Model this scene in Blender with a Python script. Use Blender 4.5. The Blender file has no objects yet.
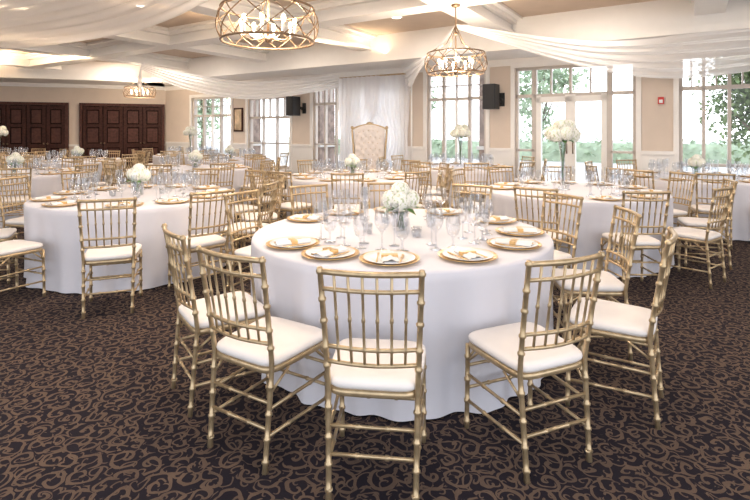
import bpy, math, random
from mathutils import Vector, Matrix
random.seed(7)
scene = bpy.context.scene
F=490.0; H=1.47; YH=131.0
try:
    scene.view_settings.view_transform='Standard'
    scene.view_settings.look='None'
    scene.view_settings.exposure=0.18
except Exception: pass
col = scene.collection

# ------------------------------------------------------------ materials
def mat(name, base=(0.8,0.8,0.8), rough=0.5, metal=0.0, noise=0.0, nscale=20, bump=0.0, bscale=60, emit=None, estr=0, coat=0, sheen=0, spec=None):
    m=bpy.data.materials.new(name); m.use_nodes=True
    nt=m.node_tree; b=nt.nodes['Principled BSDF']
    b.inputs['Base Color'].default_value=(*base,1); b.inputs['Roughness'].default_value=rough
    b.inputs['Metallic'].default_value=metal
    if spec is not None: b.inputs['Specular IOR Level'].default_value=spec
    if coat: b.inputs['Coat Weight'].default_value=coat
    if sheen: b.inputs['Sheen Weight'].default_value=sheen
    if emit:
        b.inputs['Emission Color'].default_value=(*emit,1); b.inputs['Emission Strength'].default_value=estr
    if noise or bump:
        tc=nt.nodes.new('ShaderNodeTexCoord')
    if noise:
        n=nt.nodes.new('ShaderNodeTexNoise'); n.inputs['Scale'].default_value=nscale; n.inputs['Detail'].default_value=4
        r=nt.nodes.new('ShaderNodeValToRGB')
        r.color_ramp.elements[0].position=0.3; r.color_ramp.elements[1].position=0.7
        r.color_ramp.elements[0].color=(*[c*(1-noise) for c in base],1)
        r.color_ramp.elements[1].color=(*[min(1,c*(1+noise)) for c in base],1)
        nt.links.new(tc.outputs['Object'],n.inputs['Vector']); nt.links.new(n.outputs['Fac'],r.inputs['Fac'])
        nt.links.new(r.outputs['Color'],b.inputs['Base Color'])
    if bump:
        n2=nt.nodes.new('ShaderNodeTexNoise'); n2.inputs['Scale'].default_value=bscale
        bp=nt.nodes.new('ShaderNodeBump'); bp.inputs['Strength'].default_value=bump; bp.inputs['Distance'].default_value=0.01
        nt.links.new(tc.outputs['Object'],n2.inputs['Vector']); nt.links.new(n2.outputs['Fac'],bp.inputs['Height'])
        nt.links.new(bp.outputs['Normal'],b.inputs['Normal'])
    return m

M={}
M['gold']=mat('champagne_gold_paint',(0.50,0.375,0.225),0.30,0.6,noise=0.15,nscale=30)
M['cushion']=mat('ivory_cushion',(0.78,0.735,0.71),0.7,noise=0.03,nscale=8)
M['cloth']=mat('white_tablecloth',(0.655,0.645,0.70),0.8,noise=0.02,nscale=4,bump=0.2,bscale=7,sheen=0.15)
M['plate']=mat('porcelain',(0.84,0.83,0.83),0.2,noise=0.01)
M['charger']=mat('gold_charger',(0.78,0.53,0.25),0.28,0.7,noise=0.1,nscale=60)
M['napkin']=mat('napkin_cloth',(0.80,0.78,0.78),0.8,noise=0.03,nscale=30)
M['wall']=mat('beige_wall_paint',(0.66,0.56,0.475),0.8,noise=0.03,nscale=3,bump=0.1)
M['white']=mat('white_trim_paint',(0.85,0.82,0.785),0.5,noise=0.015,nscale=5)
M['frame']=mat('window_frame_paint',(0.58,0.52,0.47),0.5,noise=0.03,nscale=10)
M['ceil']=mat('tan_ceiling_paint',(0.56,0.45,0.36),0.85,noise=0.04,nscale=3)
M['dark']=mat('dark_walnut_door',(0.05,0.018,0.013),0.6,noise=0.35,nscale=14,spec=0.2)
M['recess_shade']=mat('walnut_recess_shade',(0.012,0.005,0.004),0.7,noise=0.3,nscale=14,spec=0.1)  # near-black walnut: shade of the door recesses put into the colour
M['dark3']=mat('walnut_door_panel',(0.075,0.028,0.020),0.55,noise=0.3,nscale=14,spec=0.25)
M['bronze']=mat('bronze_metal',(0.24,0.16,0.10),0.4,0.7,noise=0.15,nscale=40)
M['black']=mat('black_plastic',(0.012,0.012,0.014),0.5,noise=0.1)
M['red']=mat('red_plastic',(0.6,0.03,0.02),0.4,noise=0.05)
M['petal']=mat('hydrangea_petal',(0.92,0.92,0.86),0.6,noise=0.04,nscale=40)
M['core']=mat('hydrangea_core',(0.66,0.72,0.5),0.7,noise=0.15,nscale=60)
M['leaf']=mat('leaf_green',(0.10,0.22,0.05),0.5,noise=0.35,nscale=12)
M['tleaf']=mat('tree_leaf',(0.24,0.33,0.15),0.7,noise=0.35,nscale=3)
M['hazeleaf']=mat('hazed_tree_leaf',(0.50,0.60,0.44),0.7,noise=0.2,nscale=3)  # far foliage: outdoor haze painted in as a paler leaf colour
M['bark']=mat('bark',(0.26,0.21,0.17),0.9,noise=0.3,nscale=9,bump=0.6,bscale=20)
M['stone']=mat('stone_pier',(0.24,0.18,0.15),0.9,noise=0.45,nscale=5,bump=0.8,bscale=6)
M['patio']=mat('patio_concrete',(0.55,0.53,0.50),0.9,noise=0.08,nscale=2)
M['bulb']=mat('warm_bulb',(1,0.9,0.7),0.3,emit=(1,0.78,0.5),estr=14,noise=0.01)
M['fill_lens']=mat('added_downlight_lens',(1,0.95,0.9),0.3,emit=(1,0.9,0.75),estr=10,noise=0.01)  # glowing lens of the added ceiling downlights
M['throne']=mat('white_leather',(0.72,0.66,0.63),0.45,noise=0.03)
M['art']=mat('framed_print',(0.55,0.42,0.28),0.6,noise=0.4,nscale=5)

def fabric(name, c, transp, transl):
    m=bpy.data.materials.new(name); m.use_nodes=True; nt=m.node_tree
    for n in list(nt.nodes):
        if n.type!='OUTPUT_MATERIAL': nt.nodes.remove(n)
    out=[n for n in nt.nodes if n.type=='OUTPUT_MATERIAL'][0]
    d=nt.nodes.new('ShaderNodeBsdfDiffuse'); t=nt.nodes.new('ShaderNodeBsdfTranslucent'); tr=nt.nodes.new('ShaderNodeBsdfTransparent')
    tc=nt.nodes.new('ShaderNodeTexCoord'); n=nt.nodes.new('ShaderNodeTexNoise'); n.inputs['Scale'].default_value=3
    r=nt.nodes.new('ShaderNodeValToRGB'); r.color_ramp.elements[0].color=(*[x*0.96 for x in c],1); r.color_ramp.elements[1].color=(*c,1)
    nt.links.new(tc.outputs['Object'],n.inputs['Vector']); nt.links.new(n.outputs['Fac'],r.inputs['Fac'])
    nt.links.new(r.outputs['Color'],d.inputs['Color']); nt.links.new(r.outputs['Color'],t.inputs['Color'])
    m1=nt.nodes.new('ShaderNodeMixShader'); m1.inputs[0].default_value=transl
    m2=nt.nodes.new('ShaderNodeMixShader'); m2.inputs[0].default_value=transp
    nt.links.new(d.outputs[0],m1.inputs[1]); nt.links.new(t.outputs[0],m1.inputs[2])
    nt.links.new(m1.outputs[0],m2.inputs[1]); nt.links.new(tr.outputs[0],m2.inputs[2])
    nt.links.new(m2.outputs[0],out.inputs['Surface']); return m
M['sheer']=fabric('sheer_white_drape',(0.97,0.955,0.945),0.16,0.5)
M['curtain']=fabric('white_curtain',(0.94,0.93,0.94),0.05,0.5)

def glassmat(name, blend, tint, mx):
    m=bpy.data.materials.new(name); m.use_nodes=True; nt=m.node_tree
    for n in list(nt.nodes):
        if n.type!='OUTPUT_MATERIAL': nt.nodes.remove(n)
    out=[n for n in nt.nodes if n.type=='OUTPUT_MATERIAL'][0]
    g=nt.nodes.new('ShaderNodeBsdfGlossy'); g.inputs['Roughness'].default_value=0.05; g.inputs['Color'].default_value=(0.97,0.98,1,1)
    tr=nt.nodes.new('ShaderNodeBsdfTransparent'); tr.inputs['Color'].default_value=(*tint,1)
    lw=nt.nodes.new('ShaderNodeLayerWeight'); lw.inputs['Blend'].default_value=blend
    mm=nt.nodes.new('ShaderNodeMath'); mm.operation='MULTIPLY_ADD'; mm.inputs[1].default_value=mx; mm.inputs[2].default_value=0.03
    mx_=nt.nodes.new('ShaderNodeMixShader')
    nt.links.new(lw.outputs['Facing'],mm.inputs[0]); nt.links.new(mm.outputs[0],mx_.inputs[0])
    nt.links.new(tr.outputs[0],mx_.inputs[1]); nt.links.new(g.outputs[0],mx_.inputs[2])
    nt.links.new(mx_.outputs[0],out.inputs['Surface']); return m
M['glass']=glassmat('clear_glass',0.48,(0.91,0.925,0.945),0.82)
M['pane']=glassmat('window_pane',0.1,(0.98,0.99,1.0),0.2)

def carpet():
    m=bpy.data.materials.new('scroll_carpet'); m.use_nodes=True; nt=m.node_tree; N=nt.nodes; L=nt.links
    b=N['Principled BSDF']; b.inputs['Roughness'].default_value=0.95
    b.inputs['Specular IOR Level'].default_value=0.1
    tc=N.new('ShaderNodeTexCoord')
    def math_(op,a,b2=None,c=None):
        n=N.new('ShaderNodeMath'); n.operation=op
        for i,x in enumerate((a,b2,c)):
            if x is None: continue
            if isinstance(x,(int,float)): n.inputs[i].default_value=x
            else: L.new(x,n.inputs[i])
        return n.outputs[0]
    wn=N.new('ShaderNodeTexNoise'); wn.inputs['Scale'].default_value=11; wn.inputs['Detail'].default_value=1
    L.new(tc.outputs['Object'],wn.inputs['Vector'])
    vs=N.new('ShaderNodeVectorMath'); vs.operation='SCALE'; vs.inputs['Scale'].default_value=0.055
    L.new(wn.outputs['Color'],vs.inputs[0])
    va=N.new('ShaderNodeVectorMath'); va.operation='ADD'; L.new(tc.outputs['Object'],va.inputs[0]); L.new(vs.outputs[0],va.inputs[1])
    def layer(scale,K,off,thr):
        mp=N.new('ShaderNodeMapping'); mp.inputs['Location'].default_value=(off,off*0.7,0); mp.inputs['Scale'].default_value=(scale,scale,scale)
        L.new(va.outputs[0],mp.inputs['Vector'])
        v=N.new('ShaderNodeTexVoronoi'); v.voronoi_dimensions='2D'; v.inputs['Scale'].default_value=1.0; v.inputs['Randomness'].default_value=0.75
        L.new(mp.outputs[0],v.inputs['Vector'])
        d=N.new('ShaderNodeVectorMath'); d.operation='SUBTRACT'; L.new(mp.outputs[0],d.inputs[0]); L.new(v.outputs['Position'],d.inputs[1])
        sp=N.new('ShaderNodeSeparateXYZ'); L.new(d.outputs[0],sp.inputs[0])
        ang=math_('ARCTAN2',sp.outputs[1],sp.outputs[0])
        sc=N.new('ShaderNodeSeparateColor'); L.new(v.outputs['Color'],sc.inputs[0])
        sg=math_('SUBTRACT',math_('MULTIPLY',math_('GREATER_THAN',sc.outputs[0],0.5),2.0),1.0)
        a2=math_('MULTIPLY',ang,sg)
        ph=math_('ADD',math_('MULTIPLY',v.outputs['Distance'],K),math_('MULTIPLY',sc.outputs[1],6.28))
        s=math_('SINE',math_('ADD',a2,ph))
        return math_('GREATER_THAN',s,thr)
    l1=layer(8.8,13.5,0.0,0.60)
    l2=layer(13.5,10.0,3.3,0.86)
    mx=math_('MAXIMUM',l1,l2)
    fn=N.new('ShaderNodeTexNoise'); fn.inputs['Scale'].default_value=160; L.new(tc.outputs['Object'],fn.inputs['Vector'])
    big=N.new('ShaderNodeTexNoise'); big.inputs['Scale'].default_value=9; L.new(tc.outputs['Object'],big.inputs['Vector'])
    fac=math_('MULTIPLY',mx,math_('ADD',math_('MULTIPLY',fn.outputs['Fac'],0.5),math_('ADD',0.25,math_('MULTIPLY',big.outputs['Fac'],0.6))))
    mc=N.new('ShaderNodeMix'); mc.data_type='RGBA'
    mc.inputs[6].default_value=(0.0175,0.0145,0.020,1); mc.inputs[7].default_value=(0.135,0.092,0.068,1)
    L.new(fac,mc.inputs[0]); L.new(mc.outputs[2],b.inputs['Base Color'])
    bp=N.new('ShaderNodeBump'); bp.inputs['Strength'].default_value=0.4; bp.inputs['Distance'].default_value=0.004
    L.new(fn.outputs['Fac'],bp.inputs['Height']); L.new(bp.outputs['Normal'],b.inputs['Normal'])
    return m
M['carpet']=carpet()

# ------------------------------------------------------------ mesh builder
class MB:
    def __init__(s): s.v=[]; s.f=[]; s.m=[]; s.sm=[]; s.mats=[]
    def mi(s,k):
        if k not in s.mats: s.mats.append(k)
        return s.mats.index(k)
    def add(s,vs,fs,k,smooth=False):
        o=len(s.v); s.v+= [tuple(p) for p in vs]; i=s.mi(k)
        for f in fs: s.f.append([o+x for x in f]); s.m.append(i); s.sm.append(smooth)
    def obox(s,p,a,b,c,k):
        p,a,b,c=Vector(p),Vector(a),Vector(b),Vector(c)
        vs=[p,p+a,p+a+b,p+b,p+c,p+a+c,p+a+b+c,p+b+c]
        fs=[(0,3,2,1),(4,5,6,7),(0,1,5,4),(1,2,6,5),(2,3,7,6),(3,0,4,7)]
        if a.cross(b).dot(c)<0: fs=[tuple(reversed(f)) for f in fs]
        s.add(vs,fs,k)
    def box(s,x0,x1,y0,y1,z0,z1,k): s.obox((x0,y0,z0),(x1-x0,0,0),(0,y1-y0,0),(0,0,z1-z0),k)
    def tube(s,pts,rad,k,n=8,caps=True,closed=False):
        pts=[Vector(p) for p in pts]; N=len(pts)
        rs=rad if isinstance(rad,(list,tuple)) else [rad]*N
        vs=[];prev=None
        for i,p in enumerate(pts):
            if closed: d=(pts[(i+1)%N]-pts[i-1])
            else: d=(pts[min(i+1,N-1)]-pts[max(i-1,0)])
            d.normalize()
            if prev is None:
                up=Vector((0,0,1)) if abs(d.z)<0.9 else Vector((1,0,0))
                a=d.cross(up).normalized()
            else:
                a=(prev-d*prev.dot(d))
                a=a.normalized() if a.length>1e-6 else d.orthogonal().normalized()
            prev=a; b=d.cross(a)
            for j in range(n):
                t=2*math.pi*j/n; vs.append(p+(a*math.cos(t)+b*math.sin(t))*rs[i])
        fs=[]
        for i in range(N if closed else N-1):
            i2=(i+1)%N
            for j in range(n):
                j2=(j+1)%n; fs.append((i*n+j,i*n+j2,i2*n+j2,i2*n+j))
        if caps and not closed:
            fs.append(tuple(reversed(range(n)))); fs.append(tuple(range((N-1)*n,N*n)))
        s.add(vs,fs,k,True)
    def lathe(s,prof,k,n=20,c=(0,0,0),cap0=False,cap1=False):
        vs=[];c=Vector(c)
        for r,z in prof:
            for j in range(n):
                t=2*math.pi*j/n; vs.append(c+Vector((r*math.cos(t),r*math.sin(t),z)))
        fs=[]
        for i in range(len(prof)-1):
            for j in range(n):
                j2=(j+1)%n; fs.append((i*n+j,i*n+j2,(i+1)*n+j2,(i+1)*n+j))
        if cap0: fs.append(tuple(reversed(range(n))))
        if cap1: fs.append(tuple(range((len(prof)-1)*n,len(prof)*n)))
        s.add(vs,fs,k,True)
    def sphere(s,c,r,k,n=10,sc=(1,1,1)):
        vs=[];c=Vector(c)
        m=max(4,n//2)
        for i in range(m+1):
            ph=-math.pi/2+math.pi*i/m
            for j in range(n):
                t=2*math.pi*j/n
                vs.append(c+Vector((r*sc[0]*math.cos(ph)*math.cos(t),r*sc[1]*math.cos(ph)*math.sin(t),r*sc[2]*math.sin(ph))))
        fs=[(i*n+j,i*n+(j+1)%n,(i+1)*n+(j+1)%n,(i+1)*n+j) for i in range(m) for j in range(n)]
        s.add(vs,fs,k,True)
    def grid(s,fn,nu,nv,k):
        vs=[fn(i/nu,j/nv) for i in range(nu+1) for j in range(nv+1)]
        fs=[(i*(nv+1)+j,(i+1)*(nv+1)+j,(i+1)*(nv+1)+j+1,i*(nv+1)+j+1) for i in range(nu) for j in range(nv)]
        s.add(vs,fs,k,True)
    def merge(s,o,M4):
        base=len(s.v)
        s.v+=[tuple(M4@Vector(p)) for p in o.v]
        mp=[s.mi(k) for k in o.mats]
        for f,m,sm in zip(o.f,o.m,o.sm): s.f.append([base+x for x in f]); s.m.append(mp[m]); s.sm.append(sm)
    def mesh(s,name):
        me=bpy.data.meshes.new(name); me.from_pydata(s.v,[],s.f)
        for k in s.mats: me.materials.append(M[k])
        me.polygons.foreach_set('material_index',s.m); me.polygons.foreach_set('use_smooth',s.sm)
        me.update(); return me
    def obj(s,name,loc=(0,0,0),rot=0,parent=None):
        return inst(s.mesh(name),name,loc,rot,parent)
def inst(me,name,loc=(0,0,0),rot=0,parent=None):
    o=bpy.data.objects.new(name,me); col.objects.link(o); o.location=loc; o.rotation_euler=(0,0,rot)
    if parent: o.parent=parent
    return o

# ------------------------------------------------------------ room shell
U=Vector((0.8423,-0.5391,0)); NI=Vector((-0.5391,-0.8423,0)); PL=Vector((-7.5,17.55,0))
def W(s,off,z): return PL+U*s+NI*off+Vector((0,0,z))
def s_at(px):
    k=(px-375)/F; D=12.75/(1+0.64*k); return (k*D+7.5)/0.8423
S_END=26.0
PR=PL+U*S_END
LD=Vector((-0.94,-0.341,0)); LN=Vector((0.341,-0.94,0))
LW_LEN=11.0
PLL=PL+LD*LW_LEN
YB=-2.2
def poly(name,pts,z,k,flip=False):
    mb=MB(); vs=[(p[0],p[1],z) for p in pts]; idx=tuple(range(len(pts)))
    mb.add(vs,[tuple(reversed(idx)) if flip else idx],k); return mb.obj(name)
room=[(PLL.x,YB),(PR.x,YB),(PR.x,PR.y),(PL.x,PL.y),(PLL.x,PLL.y)]
poly('floor',room,0.0,'carpet')
poly('ceiling',[(PLL.x-.3,YB+1.5),(PR.x+.3,YB+1.5),(PR.x+.3,PR.y+.2),(PL.x+.05,PL.y+.25),(PLL.x-.3,PLL.y+.2)],3.62,'ceil',True)
g=MB(); g.box(-60,60,-30,80,-0.4,-0.06,'patio'); g.obj('patio_ground')

WH=3.62; T=0.22
ops=[(192,231,0.05,2.6,'d'),(248,290,0.35,2.5,'w'),(313,346,0.35,2.85,'w'),(356,404,0.35,2.70,'w'),(427,486,0.05,2.85,'d'),(515,636,0.05,2.85,'D'),(679,880,0.10,2.88,'W')]
wall=MB(); s_prev=0.0
OPS=[(s_at(a),s_at(b),z0,z1,t) for a,b,z0,z1,t in ops]
for s0,s1,z0,z1,t in OPS:
    wall.obox(W(s_prev,-T,0),U*(s0-s_prev),NI*T,(0,0,WH),'wall')
    wall.obox(W(s0,-T,z1),U*(s1-s0),NI*T,(0,0,WH-z1),'wall')
    wall.obox(W(s0,-T,0),U*(s1-s0),NI*T,(0,0,z0),'wall')
    s_prev=s1
wall.obox(W(s_prev,-T,0),U*(S_END-s_prev),NI*T,(0,0,WH),'wall')
wall.obj('wall_back')
tr=MB(); s_prev=0.0
for s0,s1,z0,z1,t in OPS+[(S_END,S_END,0,0,'')]:
    a=s_prev+0.07; b=s0-0.07
    if b-a>0.05:
        tr.obox(W(a,0,0),U*(b-a),NI*0.02,(0,0,1.02),'white')
        tr.obox(W(a,0,1.02),U*(b-a),NI*0.055,(0,0,0.07),'white')
        tr.obox(W(a,0,0),U*(b-a),NI*0.04,(0,0,0.15),'white')
    s_prev=s1
tr.obj('trim_1')
cr=MB()
cr.obox(W(0,0,2.97),U*S_END,NI*0.08,(0,0,0.08),'white')
cr.obox(W(0,0,2.91),U*S_END,NI*0.045,(0,0,0.06),'white')
cr.obj('trim_2')
wi=0;di=0
for s0,s1,z0,z1,t in OPS:
    w=MB(); fw=0.06; fd=0.10
    def vbar(s,wd,za,zb,k='frame',d=fd): w.obox(W(s-wd/2,-0.14,za),U*wd,NI*d,(0,0,zb-za),k)
    def hbar(a,b,z,ht,k='frame',d=fd): w.obox(W(a,-0.14,z-ht/2),U*(b-a),NI*d,(0,0,ht),k)
    L=s1-s0
    vbar(s0+.03,.06,z0,z1); vbar(s1-.03,.06,z0,z1); hbar(s0,s1,z1-.03,.06); hbar(s0,s1,z0+.04,.08)
    for sa in (s0-.09,s1): w.obox(W(sa,0.001,z0 if z0>0.2 else 0.001),U*.09,NI*.035,(0,0,z1-z0+.1),'white')
    w.obox(W(s0-.09,0.001,z1),U*(L+.18),NI*.04,(0,0,.1),'white')
    if z0>0.2: w.obox(W(s0-.12,0.001,z0-.06),U*(L+.24),NI*.09,(0,0,.06),'white')
    zt=z1-0.62
    hbar(s0,s1,zt,.07)
    if t=='D':
        xs=[s0+L*q for q in (0.17,0.485,0.80)]
        for x in (xs[0],xs[2]): vbar(x,.1,z0,z1)
        vbar(xs[1],.05,zt,z1)
        for a,b in ((xs[0]+.05,xs[1]),(xs[1],xs[2]-.05)):
            vbar(a+.05,.1,z0,zt,'white',.12); vbar(b-.05,.1,z0,zt,'white',.12); hbar(a,b,zt-.09,.12,'white',.12); hbar(a,b,z0+.14,.24,'white',.12)
        for sg in(-1,1): w.tube([W(xs[1]+sg*.06,.03,1.0),W(xs[1]+sg*.06,.03,1.25)],.014,'bronze')
        for q in (.32,.65): vbar(s0+L*q,.03,zt,z1)
        hbar(s0,xs[0],1.05,.05); hbar(xs[2],s1,1.05,.05)
    elif t=='W':
        n=7
        for i in range(1,n): vbar(s0+L*i/n,.055,z0,z1)
        hbar(s0,s1,z0+.75,.05)
        for i in range(n): vbar(s0+L*(i+.5)/n,.025,zt,z1)
    elif t=='d':
        for q in (.28,.72): vbar(s0+L*q,.07,z0,z1)
        vbar(s0+L*.5,.06,z0,zt,'white'); vbar(s0+L*.5,.03,zt,z1)
        hbar(s0,s1,z0+.2,.1); hbar(s0,s1,(zt+z1)/2,.025)
    else:
        for q in (.34,.67): vbar(s0+L*q,.045,z0,z1)
        for q in (.17,.5,.84): vbar(s0+L*q,.02,zt,z1)
        hbar(s0,s1,1.1,.04)
    p=[W(s0,-.10,z0),W(s1,-.10,z0),W(s1,-.10,z1),W(s0,-.10,z1)]
    w.add(p,[(0,1,2,3)],'pane')
    if t in 'dD': di+=1; w.obj('door_%d'%di)
    else: wi+=1; w.obj('window_%d'%wi)
def WL(t,off,z): return PL+LD*t+LN*off+Vector((0,0,z))
lw=MB(); lw.obox(WL(0,-T,0),LD*LW_LEN,LN*T,(0,0,WH),'wall'); lw.obj('wall_left_back')
def t_at(px):
    k=(px-375)/F; return (PL.x-k*PL.y)/(k*LD.y-LD.x)
tl=MB(); tp=0
for a,b in ((t_at(162),t_at(83)),(t_at(66),t_at(-14)),(LW_LEN,LW_LEN)):
    a_=a-.07; 
    for z,h,d_ in ((.95,.07,.04),(0,.14,.03)):
        if a_-tp>.02: tl.obox(WL(tp,0,z),LD*(a_-tp),LN*d_,(0,0,h),'white')
    tp=b+.07
tl.obox(WL(0,0,2.93),LD*LW_LEN,LN*.1,(0,0,.12),'white')
tl.obj('trim_3')
for a,b in ((162,83),(66,-14)):
    t0,t1=t_at(a),t_at(b); d=MB(); L=t1-t0; hz=2.33
    d.obox(WL(t0,0.005,0),LD*L,LN*.035,(0,0,hz),'recess_shade')
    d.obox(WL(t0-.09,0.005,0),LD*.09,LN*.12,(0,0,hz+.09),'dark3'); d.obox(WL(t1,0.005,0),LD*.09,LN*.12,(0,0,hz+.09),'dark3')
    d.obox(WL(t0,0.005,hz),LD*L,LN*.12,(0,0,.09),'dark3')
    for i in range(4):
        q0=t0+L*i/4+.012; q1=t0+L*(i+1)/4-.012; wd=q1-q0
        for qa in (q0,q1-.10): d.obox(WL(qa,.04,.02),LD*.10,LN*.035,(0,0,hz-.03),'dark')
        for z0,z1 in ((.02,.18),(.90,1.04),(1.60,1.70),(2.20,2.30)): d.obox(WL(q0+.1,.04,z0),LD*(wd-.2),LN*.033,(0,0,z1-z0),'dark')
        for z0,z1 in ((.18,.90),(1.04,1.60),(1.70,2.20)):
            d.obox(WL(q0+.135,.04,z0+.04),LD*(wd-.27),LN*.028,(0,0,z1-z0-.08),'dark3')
    for i in (1,3):
        for sg in(-1,1):
            d.sphere(WL(t0+L*i/4+sg*.05,.12,1.05),.03,'bronze'); d.tube([WL(t0+L*i/4+sg*.05,.07,1.05),WL(t0+L*i/4+sg*.05,.12,1.05)],.012,'bronze')
    di+=1; d.obj('door_%d'%di)
sw=MB(); sw.box(PLL.x-.2,PLL.x,YB,PLL.y,0,WH,'wall'); sw.obj('wall_left')
sw=MB(); sw.box(PR.x,PR.x+.2,YB,PR.y+.1,0,WH,'wall'); sw.obj('wall_right')

# ------------------------------------------------------------ ceiling soffit and coffers
sf=MB()
SW_=1.45
sf.obox(W(0,0,3.05),U*S_END,NI*SW_,(0,0,.57),'white'); 
sf.obox(W(1.2,SW_,3.02),U*(S_END-1.2),NI*.06,(0,0,.12),'white')
sf.obox(WL(0,0,3.05),LD*LW_LEN,LN*2.0,(0,0,.56),'white')
sf.obox(WL(0,2.0,3.02),LD*LW_LEN,LN*.06,(0,0,.12),'white')
sf.obj('ceiling_soffit')
bm_=MB()
vl=[4.13,7.55,10.9,14.2,17.5]
def clipU(v):
    out=[]
    for s in [x*0.25 for x in range(-60,110)]:
        p=W(s,v,0)
        if PLL.x+.1<p.x<PR.x-.1 and p.y>YB+1.7 and (p-PL).dot(LN)>1.9: out.append(s)
    return (min(out),max(out)) if out else None
for v in vl:
    c=clipU(v)
    if c:
        a,b=c
        bm_.obox(W(a,v-.14,3.36),U*(b-a),NI*.28,(0,0,.26),'white')
        bm_.obox(W(a,v-.2,3.30),U*(b-a),NI*.4,(0,0,.06),'white')
        bm_.obox(W(a,v-.24,3.50),U*(b-a),NI*.48,(0,0,.12),'white')
        bm_.obox(W(a,v-.34,3.57),U*(b-a),NI*.68,(0,0,.05),'white')
for s in [x*3.25-0.2-9.75 for x in range(0,12)]:
    out=[]
    for v in [SW_+x*.25 for x in range(0,90)]:
        p=W(s,v,0)
        if PLL.x+.1<p.x<PR.x-.1 and p.y>YB+1.7 and (p-PL).dot(LN)>1.9: out.append(v)
    if len(out)>2:
        a,b=min(out),max(out)
        bm_.obox(W(s-.14,a,3.362),U*.28,NI*(b-a),(0,0,.258),'white')
        bm_.obox(W(s-.2,a,3.302),U*.4,NI*(b-a),(0,0,.06),'white')
        bm_.obox(W(s-.24,a,3.502),U*.48,NI*(b-a),(0,0,.118),'white')
        bm_.obox(W(s-.34,a,3.572),U*.68,NI*(b-a),(0,0,.048),'white')
bm_.obj('ceiling_coffer_beams')
rl=MB(); rl.lathe([(.001,0),(.085,0),(.085,.02)],'fill_lens',16); rl.lathe([(.085,-.006),(.115,-.006),(.12,.02)],'white',16)
rlm=rl.mesh('added_recessed_light')  # fixture mesh for the added downlights
def area(name,loc,size,power,colr,rot=(0,0,0),sy=None):
    l=bpy.data.lights.new(name,'AREA'); l.energy=power; l.color=colr; l.size=size; l.shape='DISK'
    if sy: l.shape='RECTANGLE'; l.size_y=sy
    o=bpy.data.objects.new(name,l); col.objects.link(o); o.location=loc; o.rotation_euler=rot; return o
vm=[2.8,5.85,9.2,12.5,15.8]
for v in vm:
    for i in range(0,11):
        s=-0.2-6.5+3.25*(i+.5); p=W(s,v,3.598)
        if PLL.x+.8<p.x<PR.x-.8 and p.y>YB+2 and (p-PL).dot(LN)>2.6 and (p.x>-13):
            inst(rlm,'added_recessed_light',p)
            area('added_fill_lamp',(p.x,p.y,3.57),.6,27,(1,.87,.74))  # added fill: invented ceiling downlights that brighten the interior
angU=math.atan2(U.y,U.x)
pc=W(10,SW_+.25,3.2); area('cove_lamp',pc,17,95,(1,.76,.50),(math.pi,0,-angU),.08)
pc=WL(5,2.3,3.2); area('cove_lamp',pc,9,130,(1,.76,.50),(math.pi,0,-math.atan2(LD.y,LD.x)),.08)

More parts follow.
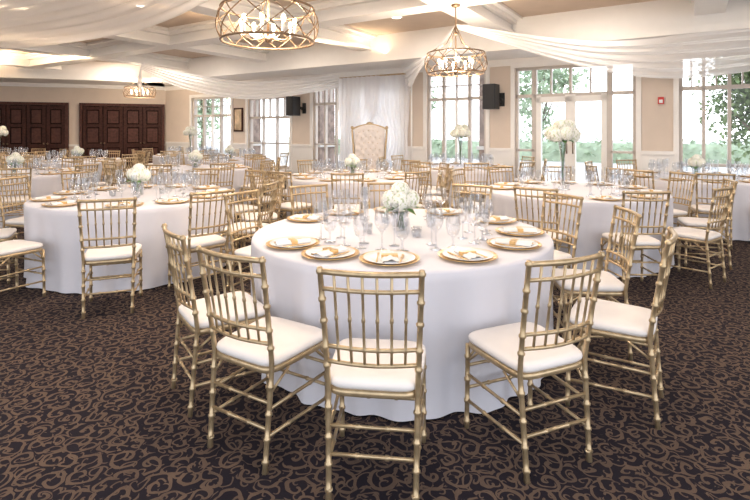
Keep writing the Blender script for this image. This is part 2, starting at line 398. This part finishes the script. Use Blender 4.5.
# ------------------------------------------------------------ chair
def ringed(mb,p0,p1,r,rings,k='gold',n=8):
    p0,p1=Vector(p0),Vector(p1); pts=[p0];rs=[r]
    L=(p1-p0).length
    for t in rings:
        for dt,rr in ((-.010,r),(-.006,r*1.38),(.006,r*1.38),(.010,r)):
            pts.append(p0.lerp(p1,t+dt/L)); rs.append(rr)
    pts.append(p1);rs.append(r)
    mb.tube(pts,rs,k,n)
def build_chair():
    c=MB()
    TOP=.94
    def post(z,sg):
        if z<.44: t=z/.44; return Vector((sg*(.172+.008*t),-.035+.035*t,z))
        t=(z-.44)/.50; return Vector((sg*(.180+.018*t),-.080*t**1.15,z))
    for sg in (-1,1):
        zs=[0,.05,.13,.2,.27,.34,.40,.44,.5,.56,.62,.68,.74,.80,.86]
        pts=[];rs=[]
        rings=[.045,.14,.245,.36,.53,.61,.72,.81,.925]
        zz=sorted(set([0,.44,TOP]+zs+[r+d for r in rings for d in(-.010,-.005,.005,.010)]))
        zz=[z for z in zz if z<=TOP]
        for z in zz:
            pts.append(post(z,sg)); rs.append(.0162 if any(abs(z-r)<.0055 for r in rings) else (.0117 if z>.02 else .0135))
        c.tube(pts,rs,'gold',8)
        ringed(c,(sg*.195,.385,0),(sg*.195,.375,.42),.0118,(.08,.33,.58,.85))
        for z0,z1 in ((.15,.14),(.265,.27)):
            ringed(c,post(z0,sg),(sg*.195,.382,z1),.0078,(.33,.67),n=6)
        ringed(c,post(.33,sg),(sg*.19,.10,.41),.0065,(),n=6)
        ringed(c,(sg*.195,.381,.33),(sg*.192,.29,.41),.0065,(),n=6)
    for z in (.20,.31): ringed(c,(-.195,.383,z),(.195,.383,z),.0078,(.33,.67),n=6)
    for z in (.18,.29): ringed(c,post(z,-1),post(z,1),.0078,(.33,.67),n=6)
    for sg in(-1,1): ringed(c,(sg*.195,.38,.34),(sg*.12,.38,.41),.0065,(),n=6)
    def rail(z,r):
        a=post(z,-1);b=post(z,1);pts=[]
        for i in range(9):
            t=i/8; p=a.lerp(b,t); p.y-=.028*math.sin(math.pi*t); pts.append(p)
        c.tube(pts,r,'gold',8)
    rail(.925,.0125); rail(.855,.009); rail(.615,.009); rail(.55,.009)
    for i in range(6):
        t=(i+1)/7
        def sp(z):
            p=post(z,-1).lerp(post(z,1),t); p.y-=.028*math.sin(math.pi*t); return p
        ringed(c,sp(.55),sp(.925),.0062,(.17,.5,.81),n=6)
    def outline(sc,z,n=36):
        vs=[]
        for j in range(n):
            t=2*math.pi*j/n; ct,st=math.cos(t),math.sin(t)
            x=abs(ct)**.32*(1 if ct>=0 else -1); y=abs(st)**.32*(1 if st>=0 else -1)
            w=.187+.026*(y+1)/2
            vs.append(Vector((x*w*sc,.188+y*.207*sc,z)))
        return vs
    def loops(ls,k,capb=True,capt=True):
        n=36; vs=[]
        for sc,z in ls: vs+=outline(sc,z)
        fs=[(i*n+j,i*n+(j+1)%n,(i+1)*n+(j+1)%n,(i+1)*n+j) for i in range(len(ls)-1) for j in range(n)]
        if capb: fs.append(tuple(reversed(range(n))))
        if capt: fs.append(tuple(range((len(ls)-1)*n,len(ls)*n)))
        c.add(vs,fs,k,True)
    loops([(.97,.408),(1.0,.413),(1.0,.43),(.97,.436)],'gold')
    loops([(.95,.436),(1.0,.446),(1.01,.456),(1.0,.466),(.96,.474),(.85,.480),(.6,.484)],'cushion')
    return c
chair_me=build_chair().mesh('chiavari_chair')

# ------------------------------------------------------------ tabletop items
def build_table(R=1.03,seed=0):
    rnd=random.Random(seed); c=MB(); n=300
    ks=[(rnd.choice([9,11,13,14]),rnd.random()*6.28,.42),(rnd.choice([17,19,22]),rnd.random()*6.28,.36),(rnd.choice([27,31,35]),rnd.random()*6.28,.27)]
    def fold(a):
        v=sum(w*math.sin(k*a+p) for k,p,w in ks)
        return v-.25*(1-abs(math.sin((ks[0][0]*a+ks[0][1])/2)))**3
    prof=[(.05,.76,0),(.5,.76,0),(R-.03,.76,0),(R-.008,.756,0),(R,.745,.0),(R+.000,.70,.2),(R-.003,.62,.45),(R-.008,.5,.7),(R-.012,.38,.9),(R-.014,.26,1.05),(R-.014,.13,1.2),(R-.008,.012,1.35)]
    vs=[];
    for r,z,t in prof:
        for j in range(n):
            a=2*math.pi*j/n; rr=r+.027*t*fold(a+.05*(.76-z)*math.sin(5*a)); vs.append((rr*math.cos(a),rr*math.sin(a),z))
    fs=[(i*n+j,(i+1)*n+j,(i+1)*n+(j+1)%n,i*n+(j+1)%n) for i in range(len(prof)-1) for j in range(n)]
    fs.append(tuple(range(n)))
    c.add(vs,fs,'cloth',True)
    c.lathe([(.25,.01),(.25,.04),(.05,.08),(.05,.72)],'bronze',16)
    return c
table_mes=[build_table(1.03,i).mesh('banquet_table') for i in range(3)]
def SC(p,k): return [(r*k,z*k) for r,z in p]
def glass_wine():
    c=MB(); c.lathe(SC([(.001,.004),(.034,.002),(.036,.004),(.012,.008),(.0045,.02),(.004,.085),(.008,.095),(.026,.112),(.038,.14),(.040,.165),(.034,.205),(.032,.215)],1.15),'glass',18); return c
def glass_water():
    c=MB(); c.lathe(SC([(.001,.004),(.034,.002),(.036,.004),(.012,.008),(.006,.02),(.006,.05),(.012,.06),(.030,.075),(.038,.105),(.040,.14),(.037,.175)],1.12),'glass',18); return c
def glass_flute():
    c=MB(); c.lathe(SC([(.001,.004),(.030,.002),(.032,.004),(.010,.008),(.004,.02),(.004,.09),(.012,.105),(.024,.14),(.027,.18),(.024,.235)],1.12),'glass',18); return c
gw,gt,gf=glass_wine(),glass_water(),glass_flute()
gwm,gtm,gfm=gw.mesh('wine_glass'),gt.mesh('water_goblet'),gf.mesh('champagne_flute')
ch=MB(); ch.lathe([(.001,.003),(.10,.003),(.11,.004),(.155,.016),(.165,.020),(.166,.017),(.11,0.0),(.001,0.0)],'charger',40)
chm=ch.mesh('charger_plate')
dp=MB(); dp.lathe([(.001,.006),(.085,.006),(.10,.010),(.140,.021),(.142,.019),(.09,0.002),(.001,.002)],'plate',36); dpm=dp.mesh('dinner_plate')
nk=MB()
def napf(u,v):
    x=(u-.5)*.10*(1.0-.35*v); y=(v-.5)*.22
    return Vector((x,y,.010+.014*math.sin(math.pi*u)+.003*math.sin(u*15)))
nk.grid(napf,14,8,'napkin'); nk.box(-.032,.032,-.10,.10,.0,.010,'napkin'); nk.box(-.045,.045,-.018,.018,.006,.028,'charger')
nkm=nk.mesh('folded_napkin')
ct=MB()
ct.tube([(.0,-.1,.004),(.0,.02,.004),(0,.09,.005)],[.004,.0028,.007],'charger',6)
for i in (-1,0,1): ct.tube([(i*.004,.085,.005),(i*.007,.13,.005)],.0018,'charger',5)
ctm=ct.mesh('dinner_fork')
kn=MB(); kn.tube([(.0,-.1,.004),(.0,.01,.004)],[.005,.004],'charger',6); kn.obox((-.007,.01,.002),(.014,0,0),(0,.12,0),(0,0,.003),'charger')
knm=kn.mesh('dinner_knife')

def hydrangea(heads,rh,seed,stem_z=None):
    rnd=random.Random(seed); c=MB()
    for (hx,hy,hz) in heads:
        c.sphere((hx,hy,hz),rh*.86,'core',12)
        n=170
        for i in range(n):
            y=1-2*(i+.5)/n; rr=math.sqrt(1-y*y); t=i*2.399963+rnd.random()*.3
            d=Vector((rr*math.cos(t),rr*math.sin(t),y)); p=Vector((hx,hy,hz))+d*rh*(.93+.12*rnd.random())
            a=d.orthogonal().normalized(); b=d.cross(a); ro=rnd.random()*1.57; s=rh*.17
            for q in range(4):
                an=ro+q*math.pi/2; e=a*math.cos(an)+b*math.sin(an); f=d.cross(e)
                vs=[p,p+e*s*.6+f*s*.5+d*s*.12,p+e*s*1.15+d*s*.05,p+e*s*.6-f*s*.5+d*s*.12]
                c.add(vs,[(0,1,2,3)],'petal',False)
    return c
def leafq(c,p,d,L,w,k='leaf'):
    d=d.normalized(); sd=d.cross(Vector((0,0,1)))
    sd=sd.normalized() if sd.length>.01 else Vector((1,0,0)); up=sd.cross(d)
    vs=[p,p+d*L*.4+sd*w,p+d*L-up*L*.15,p+d*L*.4-sd*w,p+d*L*.5-up*.005]
    c.add(vs,[(0,1,4),(1,2,4),(2,3,4),(3,0,4)],k,True)
def low_centerpiece(seed):
    rnd=random.Random(seed)
    c=hydrangea([(-.065,-.03,.225),(.07,-.02,.225),(0,.07,.23),(0,-.01,.285),(.0,-.08,.215)],.066,seed)
    c.lathe([(.001,.004),(.05,.004),(.055,.01),(.058,.09),(.062,.17),(.058,.17),(.052,.09),(.048,.014),(.001,.012)],'glass',20)
    for i in range(7):
        a=i*.9; c.tube([(.03*math.cos(a),.03*math.sin(a),.015),(.02*math.cos(a+1),.02*math.sin(a+1),.1),(.04*math.cos(a+2),.04*math.sin(a+2),.2)],.004,'leaf',5)
    for i in range(12):
        a=i*2*math.pi/12+rnd.random()*.3; d=Vector((math.cos(a),math.sin(a),-.3+.6*rnd.random()))
        leafq(c,Vector((.055*math.cos(a),.055*math.sin(a),.17)),d,.11,.03)
    return c
def tall_centerpiece(seed):
    rnd=random.Random(seed); hd=[]
    for i in range(7):
        a=i*2*math.pi/7; hd.append((.13*math.cos(a),.13*math.sin(a),.66+.02*(i%2)))
    hd+=[(.06,0,.76),(-.05,.06,.77),(-.04,-.06,.76),(0,0,.70)]
    c=hydrangea(hd,.082,seed)
    c.lathe([(.001,.004),(.085,.004),(.09,.012),(.03,.05),(.022,.2),(.026,.4),(.05,.56),(.065,.60),(.06,.6),(.04,.54),(.018,.38),(.014,.2)],'glass',20)
    for i in range(6):
        a=i; c.tube([(.008*math.cos(a),.008*math.sin(a),.06),(.01*math.cos(a+1),.01*math.sin(a+1),.35),(.06*math.cos(a+2),.06*math.sin(a+2),.64)],.003,'leaf',5)
    for i in range(10):
        a=i*2*math.pi/10; d=Vector((math.cos(a),math.sin(a),-.35+.3*rnd.random()))
        leafq(c,Vector((.08*math.cos(a),.08*math.sin(a),.61)),d,.11,.03)
    return c
lowm=low_centerpiece(3).mesh('hydrangea_centerpiece'); tallm=tall_centerpiece(4).mesh('tall_hydrangea_centerpiece')

RD=1.47
def A(*l): return [(x if isinstance(x,tuple) else (x,RD)) for x in l]
tables=[
 (0.18,3.50,A((-97,1.545),(-121.5,1.49),(-146,1.445),150,122,92,60,(24,1.45),(-7,1.45),(-35.5,1.56),(-66,1.475)),0,1),
 (-2.62,5.42,A((-72,1.54),-42,-12,18,50,82,112,142,172,-152,-116),0,1),
 (2.38,5.90,A(-124,-89,-54,-20,12,44,76,108,142,172),1,1),
 (-0.35,7.75,A(-90,-55,-20,15,50,90,125,160,-125,-160),0,0),
 (1.70,9.75,A(-90,-54,-18,18,140,170,-126),2,0),
 (4.95,7.55,A(-80,-45,-10,100,140,176,-116,-148),0,0),
 (-3.45,9.40,A(-90,-54,-18,18,54,90,126,162,-126,-162),0,0),
 (-6.1,8.3,A(-90,-54,-18,18,54,90,126,162,-126,-162),0,0),
 (-3.7,12.5,A(-90,-54,-18,126,162,-126,-162),0,0),
 (-7.1,11.7,A(-90,-54,-18,18,54,90,126,162,-126,-162),0,0),
 (-5.5,14.6,A(-90,-54,-18,126,162,-126,-162),2,0),
 (-10.2,13.3,A(-90,-54,-18,18,54,90,126,162,-126,-162),2,0),
]
far_gl=MB(); far_pl=MB()
for i in range(10):
    a=math.radians(i*36); R4=Matrix.Rotation(a+math.pi/2,4,'Z')
    def at(r,tx,z=0): return Matrix.Translation((r*math.cos(a)-tx*math.sin(a),r*math.sin(a)+tx*math.cos(a),z))@R4
    far_pl.merge(ch,at(.83,0)); far_pl.merge(dp,at(.83,0,.004)); far_pl.merge(nk,at(.83,0,.012))
    for m_,r_,t_ in ((gw,.60,-.055),(gt,.60,.06),(gf,.50,0)): far_gl.merge(m_,at(r_,t_))
far_glm=far_gl.mesh('glassware_set'); far_plm=far_pl.mesh('place_setting_set')
TZ=.761
rnd=random.Random(11)
for ti,(tx,ty,angs,tall,det) in enumerate(tables):
    inst(table_mes[ti%3],'banquet_table',(tx,ty,0),rnd.random()*6.28 if ti else 0.4)
    for a,R in angs:
        ar=math.radians(a); R+=rnd.uniform(0,.015) if ti==0 else rnd.uniform(0,.05)
        rot=ar+math.pi/2+rnd.uniform(-.05,.05)
        inst(chair_me,'chiavari_chair',(tx+R*math.cos(ar),ty+R*math.sin(ar),0),rot)
        if det:
            cs,sn=math.cos(ar),math.sin(ar)
            def P(r,t,z=0): return (tx+r*cs-t*sn,ty+r*sn+t*cs,TZ+z)
            ra=ar+math.pi/2
            inst(chm,'charger_plate',P(.83,0),ra); inst(dpm,'dinner_plate',P(.83,0,.003),ra)
            inst(nkm,'folded_napkin',P(.83,0,.010),ra+rnd.uniform(-.2,.2))
            inst(ctm,'dinner_fork',P(.83,-.066,.012),ra+.05); inst(knm,'dinner_knife',P(.83,.066,.012),ra-.05)
            inst(gwm,'wine_glass',P(.60,-.066),0); inst(gtm,'water_goblet',P(.60,.055),0); inst(gfm,'champagne_flute',P(.48,rnd.uniform(-.03,.03)),0)
    if not det:
        r0=rnd.random()
        inst(far_glm,'glassware_set',(tx,ty,TZ),r0); inst(far_plm,'place_setting_set',(tx,ty,TZ),r0)
    if tall:
        inst(tallm,'tall_hydrangea_centerpiece',(tx-(.12 if ti==2 else 0),ty,TZ),ti)
    else: inst(lowm,'hydrangea_centerpiece',(tx,ty,TZ),ti*1.3)
vt=MB(); vt.lathe([(.001,.003),(.028,.003),(.032,.01),(.036,.07),(.033,.07),(.029,.012),(.001,.01)],'glass',16); vt.lathe([(.001,.012),(.022,.012),(.022,.035),(.001,.036)],'plate',12)
vtm=vt.mesh('votive_candle')
for ti in (0,1):
    tx,ty=tables[ti][:2]
    for q in range(4):
        a=q*math.pi/2+.4; inst(vtm,'votive_candle',(tx+.25*math.cos(a),ty+.25*math.sin(a),TZ),0)

# ------------------------------------------------------------ chandeliers
def chandelier(R,hh,ztop_rel):
    c=MB(); n=48
    def ring(z,r,rad):
        pts=[]
        for i in range(n):
            t=2*math.pi*i/n; pts.append((r*math.cos(t),r*math.sin(t),z))
        c.tube(pts,rad,'bronze',6,closed=True)
    ring(hh/2,R*.93,.011); ring(-hh/2,R*.93,.011); 
    m=12
    for i in range(m):
        for sg in(-1,1):
            pts=[]
            for q in range(9):
                t=q/8; a=2*math.pi*i/m+sg*t*2*math.pi/m*1.5; r=R*.93+R*.09*math.sin(math.pi*t)
                pts.append((r*math.cos(a),r*math.sin(a),-hh/2+hh*t))
            c.tube(pts,.006,'bronze',5)
    c.tube([(0,0,-hh*.45),(0,0,ztop_rel)],.011,'bronze',8)
    c.sphere((0,0,-hh*.45),.03,'bronze'); c.sphere((0,0,hh*1.5),.028,'bronze')
    for i in range(4):
        a=i*math.pi/2+.4
        c.tube([(R*.93*math.cos(a),R*.93*math.sin(a),hh/2),(R*.35*math.cos(a),R*.35*math.sin(a),hh*.95),(0,0,hh*1.9)],.006,'bronze',6)
    for i in range(8):
        a=i*math.pi/4; x,y=R*.55*math.cos(a),R*.55*math.sin(a)
        c.tube([(0,0,-hh*.4),(x*.6,y*.6,-hh*.46),(x,y,-hh*.3)],.006,'bronze',6)
        c.tube([(x,y,-hh*.3),(x,y,-hh*.02)],.012,'plate',8)
        c.sphere((x,y,-hh*.02+.035),.02,'bulb',8,(1,1,1.9))
    c.lathe([(.001,ztop_rel-.04),(.06,ztop_rel-.03),(.07,ztop_rel)],'bronze',16,cap1=True)
    return c
for (x,y,z,R,zt) in ((-.96,4.4,2.42,.44,3.30),(1.17,7.1,2.45,.44,3.30),(-7.35,15.3,2.68,.46,3.05)):
    chandelier(R,.29,zt-z).obj('chandelier',(x,y,z))
    l=bpy.data.lights.new('chandelier_lamp','POINT'); l.energy=110; l.color=(1,.82,.62); l.shadow_soft_size=.15
    o=bpy.data.objects.new('chandelier_lamp',l); col.objects.link(o); o.location=(x,y,z+.02)

# ------------------------------------------------------------ fabric swags
def crv(pts,t):
    pts=[Vector(p) for p in pts]; n=len(pts)-1; f=min(t*n,n-1e-6); i=int(f); u=f-i
    p0=pts[max(i-1,0)];p1=pts[i];p2=pts[i+1];p3=pts[min(i+2,n)]
    return .5*((2*p1)+(-p0+p2)*u+(2*p0-5*p1+4*p2-p3)*u*u+(-p0+3*p1-3*p2+p3)*u**3)
def swag(E1,E2,nrm,name='ceiling_drape',pl=9,amp=.05,nu=60,nv=72):
    mb=MB(); nr=Vector(nrm).normalized()
    def fn(u,v):
        a=crv(E1,u);b=crv(E2,u); w=(b-a).length
        s=min(1,w/1.0)
        return a.lerp(b,v)+nr*(amp*s*math.sin(v*pl*2*math.pi+1.2*math.sin(u*5))+amp*.4*s*math.sin(v*pl*4.6*math.pi+2))
    mb.grid(fn,nu,nv,'sheer'); return mb.obj(name)
c1=(-.96,4.4,3.1); c2=(1.17,7.1,3.02)
swag([c1,(-1.86,5.7,3.0),(-3.56,7.1,2.87),(-6.6,8.65,2.9),(-10.5,11,3.2)],[(-1.0,4.35,3.1),(-2.4,4.2,2.95),(-4.5,4.8,2.85),(-8,6,2.9),(-12,8,3.2)],(0,0,1),pl=8,amp=.03)
swag([c2,(3.35,7.3,2.80),(5.4,7.1,2.95),(8.2,6.9,3.10)],[(1.17,7.12,2.96),(3.45,7.55,2.40),(5.2,7.55,2.32),(8.2,7.2,2.85)],(.1,-1,.3),pl=5,amp=.035)
swag([c2,(1.0,9.3,2.93),(.65,11.8,3.04)],[(1.17,7.12,2.95),(.85,9.3,2.62),(.85,11.6,2.40)],(1,0,.2),pl=4,amp=.04)
swag([(-6.2,13.0,3.28),(-4.7,12.9,2.95),(-3.2,13.0,2.78),(-.95,13.0,2.97)],[(-6.2,13.0,3.1),(-4.9,12.7,2.55),(-3.2,12.8,2.3),(-.95,12.9,2.6)],(.1,-1,.2),pl=5,amp=.04)
swag([(-6.2,13.0,3.28),(-6.9,14.2,2.9),(-7.35,15.2,3.03)],[(-6.2,13.0,3.1),(-6.7,14.1,2.5),(-7.2,15.2,2.8)],(1,-.5,.2),pl=3,amp=.03)

# ------------------------------------------------------------ backdrop curtains
sA,sB=s_at(346),s_at(414)
bd=MB(); Lb=sB-sA; zt=2.86
def panel(s0,s1,side):
    def fn(u,v):
        z=.02+(zt-.02)*v
        pin=math.exp(-((z-1.25)/.55)**2)
        s=s0+(s1-s0)*u
        tgt=s0+.12*(s1-s0) if side<0 else s1-.12*(s1-s0)
        s=s*(1-.38*pin)+tgt*.38*pin
        return W(s,.28+(.06 if side<0 else -.06)+.045*math.sin(u*9*2*math.pi)*(1-.4*pin),z)
    bd.grid(fn,110,26,'curtain')
panel(sA,sA+Lb*.62,-1); panel(sA+Lb*.38,sB,1)
bd.tube([W(sA-.1,.28,zt+.01),W(sB+.1,.28,zt+.01)],.02,'gold',8)
for s in (sA-.08,sB+.08):
    bd.tube([W(s,.28,0),W(s,.28,zt+.03)],.02,'white',8); bd.lathe([(.18,0),(.18,.015),(.02,.03)],'white',16,c=W(s,.28,0))
bd.obj('backdrop_curtain')

# ------------------------------------------------------------ throne
def throne():
    c=MB()
    def fn(u,v):
        x=(u-.5)*.66*(1+.10*v); z=.5+1.02*v+.10*v*math.sin(math.pi*u)
        b=.05*(math.sin(math.pi*u)**.3)*(math.sin(math.pi*v)**.3) if 0<u<1 and 0<v<1 else 0
        tuft=.018*abs(math.sin(u*4*math.pi+v*6*math.pi))*abs(math.sin(u*4*math.pi-v*6*math.pi))
        return Vector((x,-.30-.10*v+b+tuft,z))
    c.grid(fn,40,40,'throne')
    c.obox((-.36,-.36,.45),(.72,0,0),(0,.05,0),(0,-.10,1.08),'throne')
    pts=[(-.36,-.31,.05),(-.35,-.31,.5),(-.38,-.36,1.1),(-.41,-.41,1.50)]
    top=[(-.41+.82*t,-.42,1.52+.10*math.sin(math.pi*t)) for t in [i/12 for i in range(1,12)]]
    pts2=[(.41,-.41,1.50),(.38,-.36,1.1),(.35,-.31,.5),(.36,-.31,.05)]
    c.tube(pts+top+pts2,.024,'gold',8)
    for x in(-.41,.41): c.sphere((x,-.42,1.55),.04,'gold')
    c.sphere((0,-.42,1.64),.045,'gold',10,(1.8,.6,1)); 
    for iu in range(1,6):
        for iv in range(1,8):
            u=(iu+(.5 if iv%2 else 0))/6.5; v=iv/8; p=fn(u,v); c.sphere(p+Vector((0,.006,0)),.011,'gold',6)
    n=32
    def lp(sc,z):
        o=[]
        for j in range(n):
            t=2*math.pi*j/n; ct_,st_=math.cos(t),math.sin(t)
            o.append(((abs(ct_)**.35)*math.copysign(1,ct_)*.34*sc,(abs(st_)**.35)*math.copysign(1,st_)*.32*sc,z))
        return o
    ls=[(.98,.38),(1,.42),(1.02,.48),(.95,.54),(.6,.565)]
    vs=[]
    for l in ls: vs+=lp(*l)
    fs=[(i*n+j,i*n+(j+1)%n,(i+1)*n+(j+1)%n,(i+1)*n+j) for i in range(len(ls)-1) for j in range(n)]+[tuple(reversed(range(n))),tuple(range((len(ls)-1)*n,len(ls)*n))]
    c.add(vs,fs,'throne',True)
    c.box(-.36,.36,-.33,.33,.30,.38,'gold')
    for sx in(-1,1):
        c.tube([(sx*.36,-.34,.78),(sx*.38,0,.76),(sx*.40,.28,.72),(sx*.40,.33,.66)],.035,'gold',8)
        c.tube([(sx*.37,-.30,.74),(sx*.385,.22,.72)],.045,'throne',8)
        c.tube([(sx*.40,.30,.72),(sx*.36,.28,.5),(sx*.36,.30,.35)],.028,'gold',8)
        c.tube([(sx*.33,.30,.33),(sx*.37,.34,.18),(sx*.34,.32,.0)],[.04,.03,.025],'gold',8)
        c.tube([(sx*.33,-.28,.33),(sx*.36,-.32,.18),(sx*.35,-.34,.0)],[.04,.03,.025],'gold',8)
    return c
throne().obj('throne_armchair',(-.13,11.2,0),math.pi)

# ------------------------------------------------------------ wall items
def speaker(px,z,w,h):
    s=s_at(px); c=MB(); p=W(s-w/2,.18,z-h/2)
    c.obox(p,U*w,NI*.3,(0,0,h),'black')
    c.obox(W(s-w/2+.02,.48,z-h/2+.02),U*(w-.04),NI*.012,(0,0,h-.04),'black')
    c.tube([W(s+w*.5,.0,z-.05),W(s+w*.62,.12,z-.05),W(s+w*.3,.2,z)],.02,'black')
    c.obox(W(s+w*.5-.06,0,z-.2),U*.12,NI*.03,(0,0,.3),'black')
    c.tube([W(s+w*.5,.0,z-.12),W(s+w*.2,.2,z-.02)],.018,'black')
    c.obj('wall_speaker')
speaker(301,2.17,.27,.54); speaker(496,2.22,.28,.54)
al=MB(); s=s_at(661); al.obox(W(s-.05,0,1.98),U*.10,NI*.05,(0,0,.13),'red'); al.obox(W(s-.03,.05,2.0),U*.06,NI*.015,(0,0,.06),'plate'); al.obj('fire_alarm')
pf=MB(); s=s_at(239); pf.obox(W(s-.2,0,1.45),U*.4,NI*.04,(0,0,.75),'dark'); pf.obox(W(s-.15,.04,1.5),U*.3,NI*.006,(0,0,.65),'art'); pf.obj('framed_picture')

# ------------------------------------------------------------ exterior
def pier(px,off,w):
    s=s_at(px); c=MB(); p=W(s,-off,-.06)
    c.obox(p,U*w,-NI*w,(0,0,3.4),'stone'); c.obox(p-U*.06+NI*.06,U*(w+.12),-NI*(w+.12),(0,0,.12),'stone')
    c.obox(p-U*.06+NI*.06+Vector((0,0,1.0)),U*(w+.12),-NI*(w+.12),(0,0,.1),'patio'); c.obj('stone_pier')
pier(262,1.8,.8); pier(328,2.2,.6); pier(208,1.6,.4); pier(440,2.6,.35)
def tree(x,y,h,r,seed,n=2600,lf=.20,low=.30,nb=12,k='tleaf'):
    rnd=random.Random(seed); c=MB()
    c.tube([(0,0,-.06),(.05,.02,h*.3),(-.05,.05,h*.6),(0,0,h*.9)],[.13,.10,.07,.03],'bark',8)
    blobs=[]
    for i in range(nb):
        a=rnd.random()*6.28; rr=r*.75*rnd.random(); z=h*(low+(.95-low)*rnd.random())
        blobs.append((Vector((rr*math.cos(a),rr*math.sin(a),z)),r*(.32+.25*rnd.random())))
        c.tube([(0,0,h*.25),(rr*math.cos(a)*.5,rr*math.sin(a)*.5,z*.8),(rr*math.cos(a),rr*math.sin(a),z)],[.05,.035,.015],'bark',6)
    for i in range(n):
        b,br=rnd.choice(blobs); d=Vector((rnd.gauss(0,1),rnd.gauss(0,1),rnd.gauss(0,1))).normalized()
        p=b+d*br*(.3+.75*rnd.random()); e=Vector((rnd.gauss(0,1),rnd.gauss(0,1),rnd.gauss(0,.6))).normalized()
        leafq(c,p,e,lf,lf*.3,k)
    c.obj('tree',(x,y,0))
tree(9.7,12.2,4.4,1.9,1,8500,.17,.30,18); tree(13.0,12.5,5,2.0,2,4500,.2,.2,14); tree(9.8,29,6.5,2.8,3,3200,.35,.2,14,'hazeleaf'); tree(2.2,38,6,3.0,4,2600,.4,.2,12,'hazeleaf'); tree(-12,34,6,3.0,5,2200,.4,.2,12,'hazeleaf')
hd=MB(); rr=random.Random(5)
for i in range(6500):
    s=rr.uniform(-8,38); p=W(s,-15-rr.random()*.8,rr.random()*1.1-.05); leafq(hd,p,Vector((rr.gauss(0,1),rr.gauss(0,1),rr.gauss(0,.7))),.3,.10,'hazeleaf')
hd.obox(W(-8,-15.8,-.06),U*46,NI*.7,(0,0,.95),'hazeleaf'); hd.obj('hedge')

# ------------------------------------------------------------ world: hazy bright sky, brighter on the window (sun) side
w=bpy.data.worlds.new('World'); scene.world=w; w.use_nodes=True; nt=w.node_tree
bg=nt.nodes['Background']
tc=nt.nodes.new('ShaderNodeTexCoord'); sp=nt.nodes.new('ShaderNodeSeparateXYZ'); rp=nt.nodes.new('ShaderNodeValToRGB')
rp.color_ramp.elements[0].position=0.0; rp.color_ramp.elements[0].color=(.96,.97,1,1)
rp.color_ramp.elements[1].position=.6; rp.color_ramp.elements[1].color=(.80,.88,1,1)
nt.links.new(tc.outputs['Generated'],sp.inputs[0]); nt.links.new(sp.outputs[2],rp.inputs['Fac']); nt.links.new(rp.outputs['Color'],bg.inputs['Color'])
dt=nt.nodes.new('ShaderNodeVectorMath'); dt.operation='DOT_PRODUCT'; dt.inputs[1].default_value=(.68,.68,.28)
nt.links.new(tc.outputs['Generated'],dt.inputs[0])
mr=nt.nodes.new('ShaderNodeMapRange'); mr.inputs['From Min'].default_value=-.2; mr.inputs['From Max'].default_value=1.0; mr.inputs['To Min'].default_value=1.9; mr.inputs['To Max'].default_value=4.2
nt.links.new(dt.outputs['Value'],mr.inputs['Value']); nt.links.new(mr.outputs['Result'],bg.inputs['Strength'])

# ------------------------------------------------------------ camera
cam=bpy.data.cameras.new('camera'); co=bpy.data.objects.new('camera',cam); col.objects.link(co)
co.location=(0,0,H); co.rotation_euler=(math.pi/2,0,0)
cam.sensor_width=36; cam.sensor_fit='HORIZONTAL'; cam.lens=F/750*36; cam.shift_y=-(250-YH)/750
cam.clip_start=.05; cam.clip_end=300
scene.camera=co
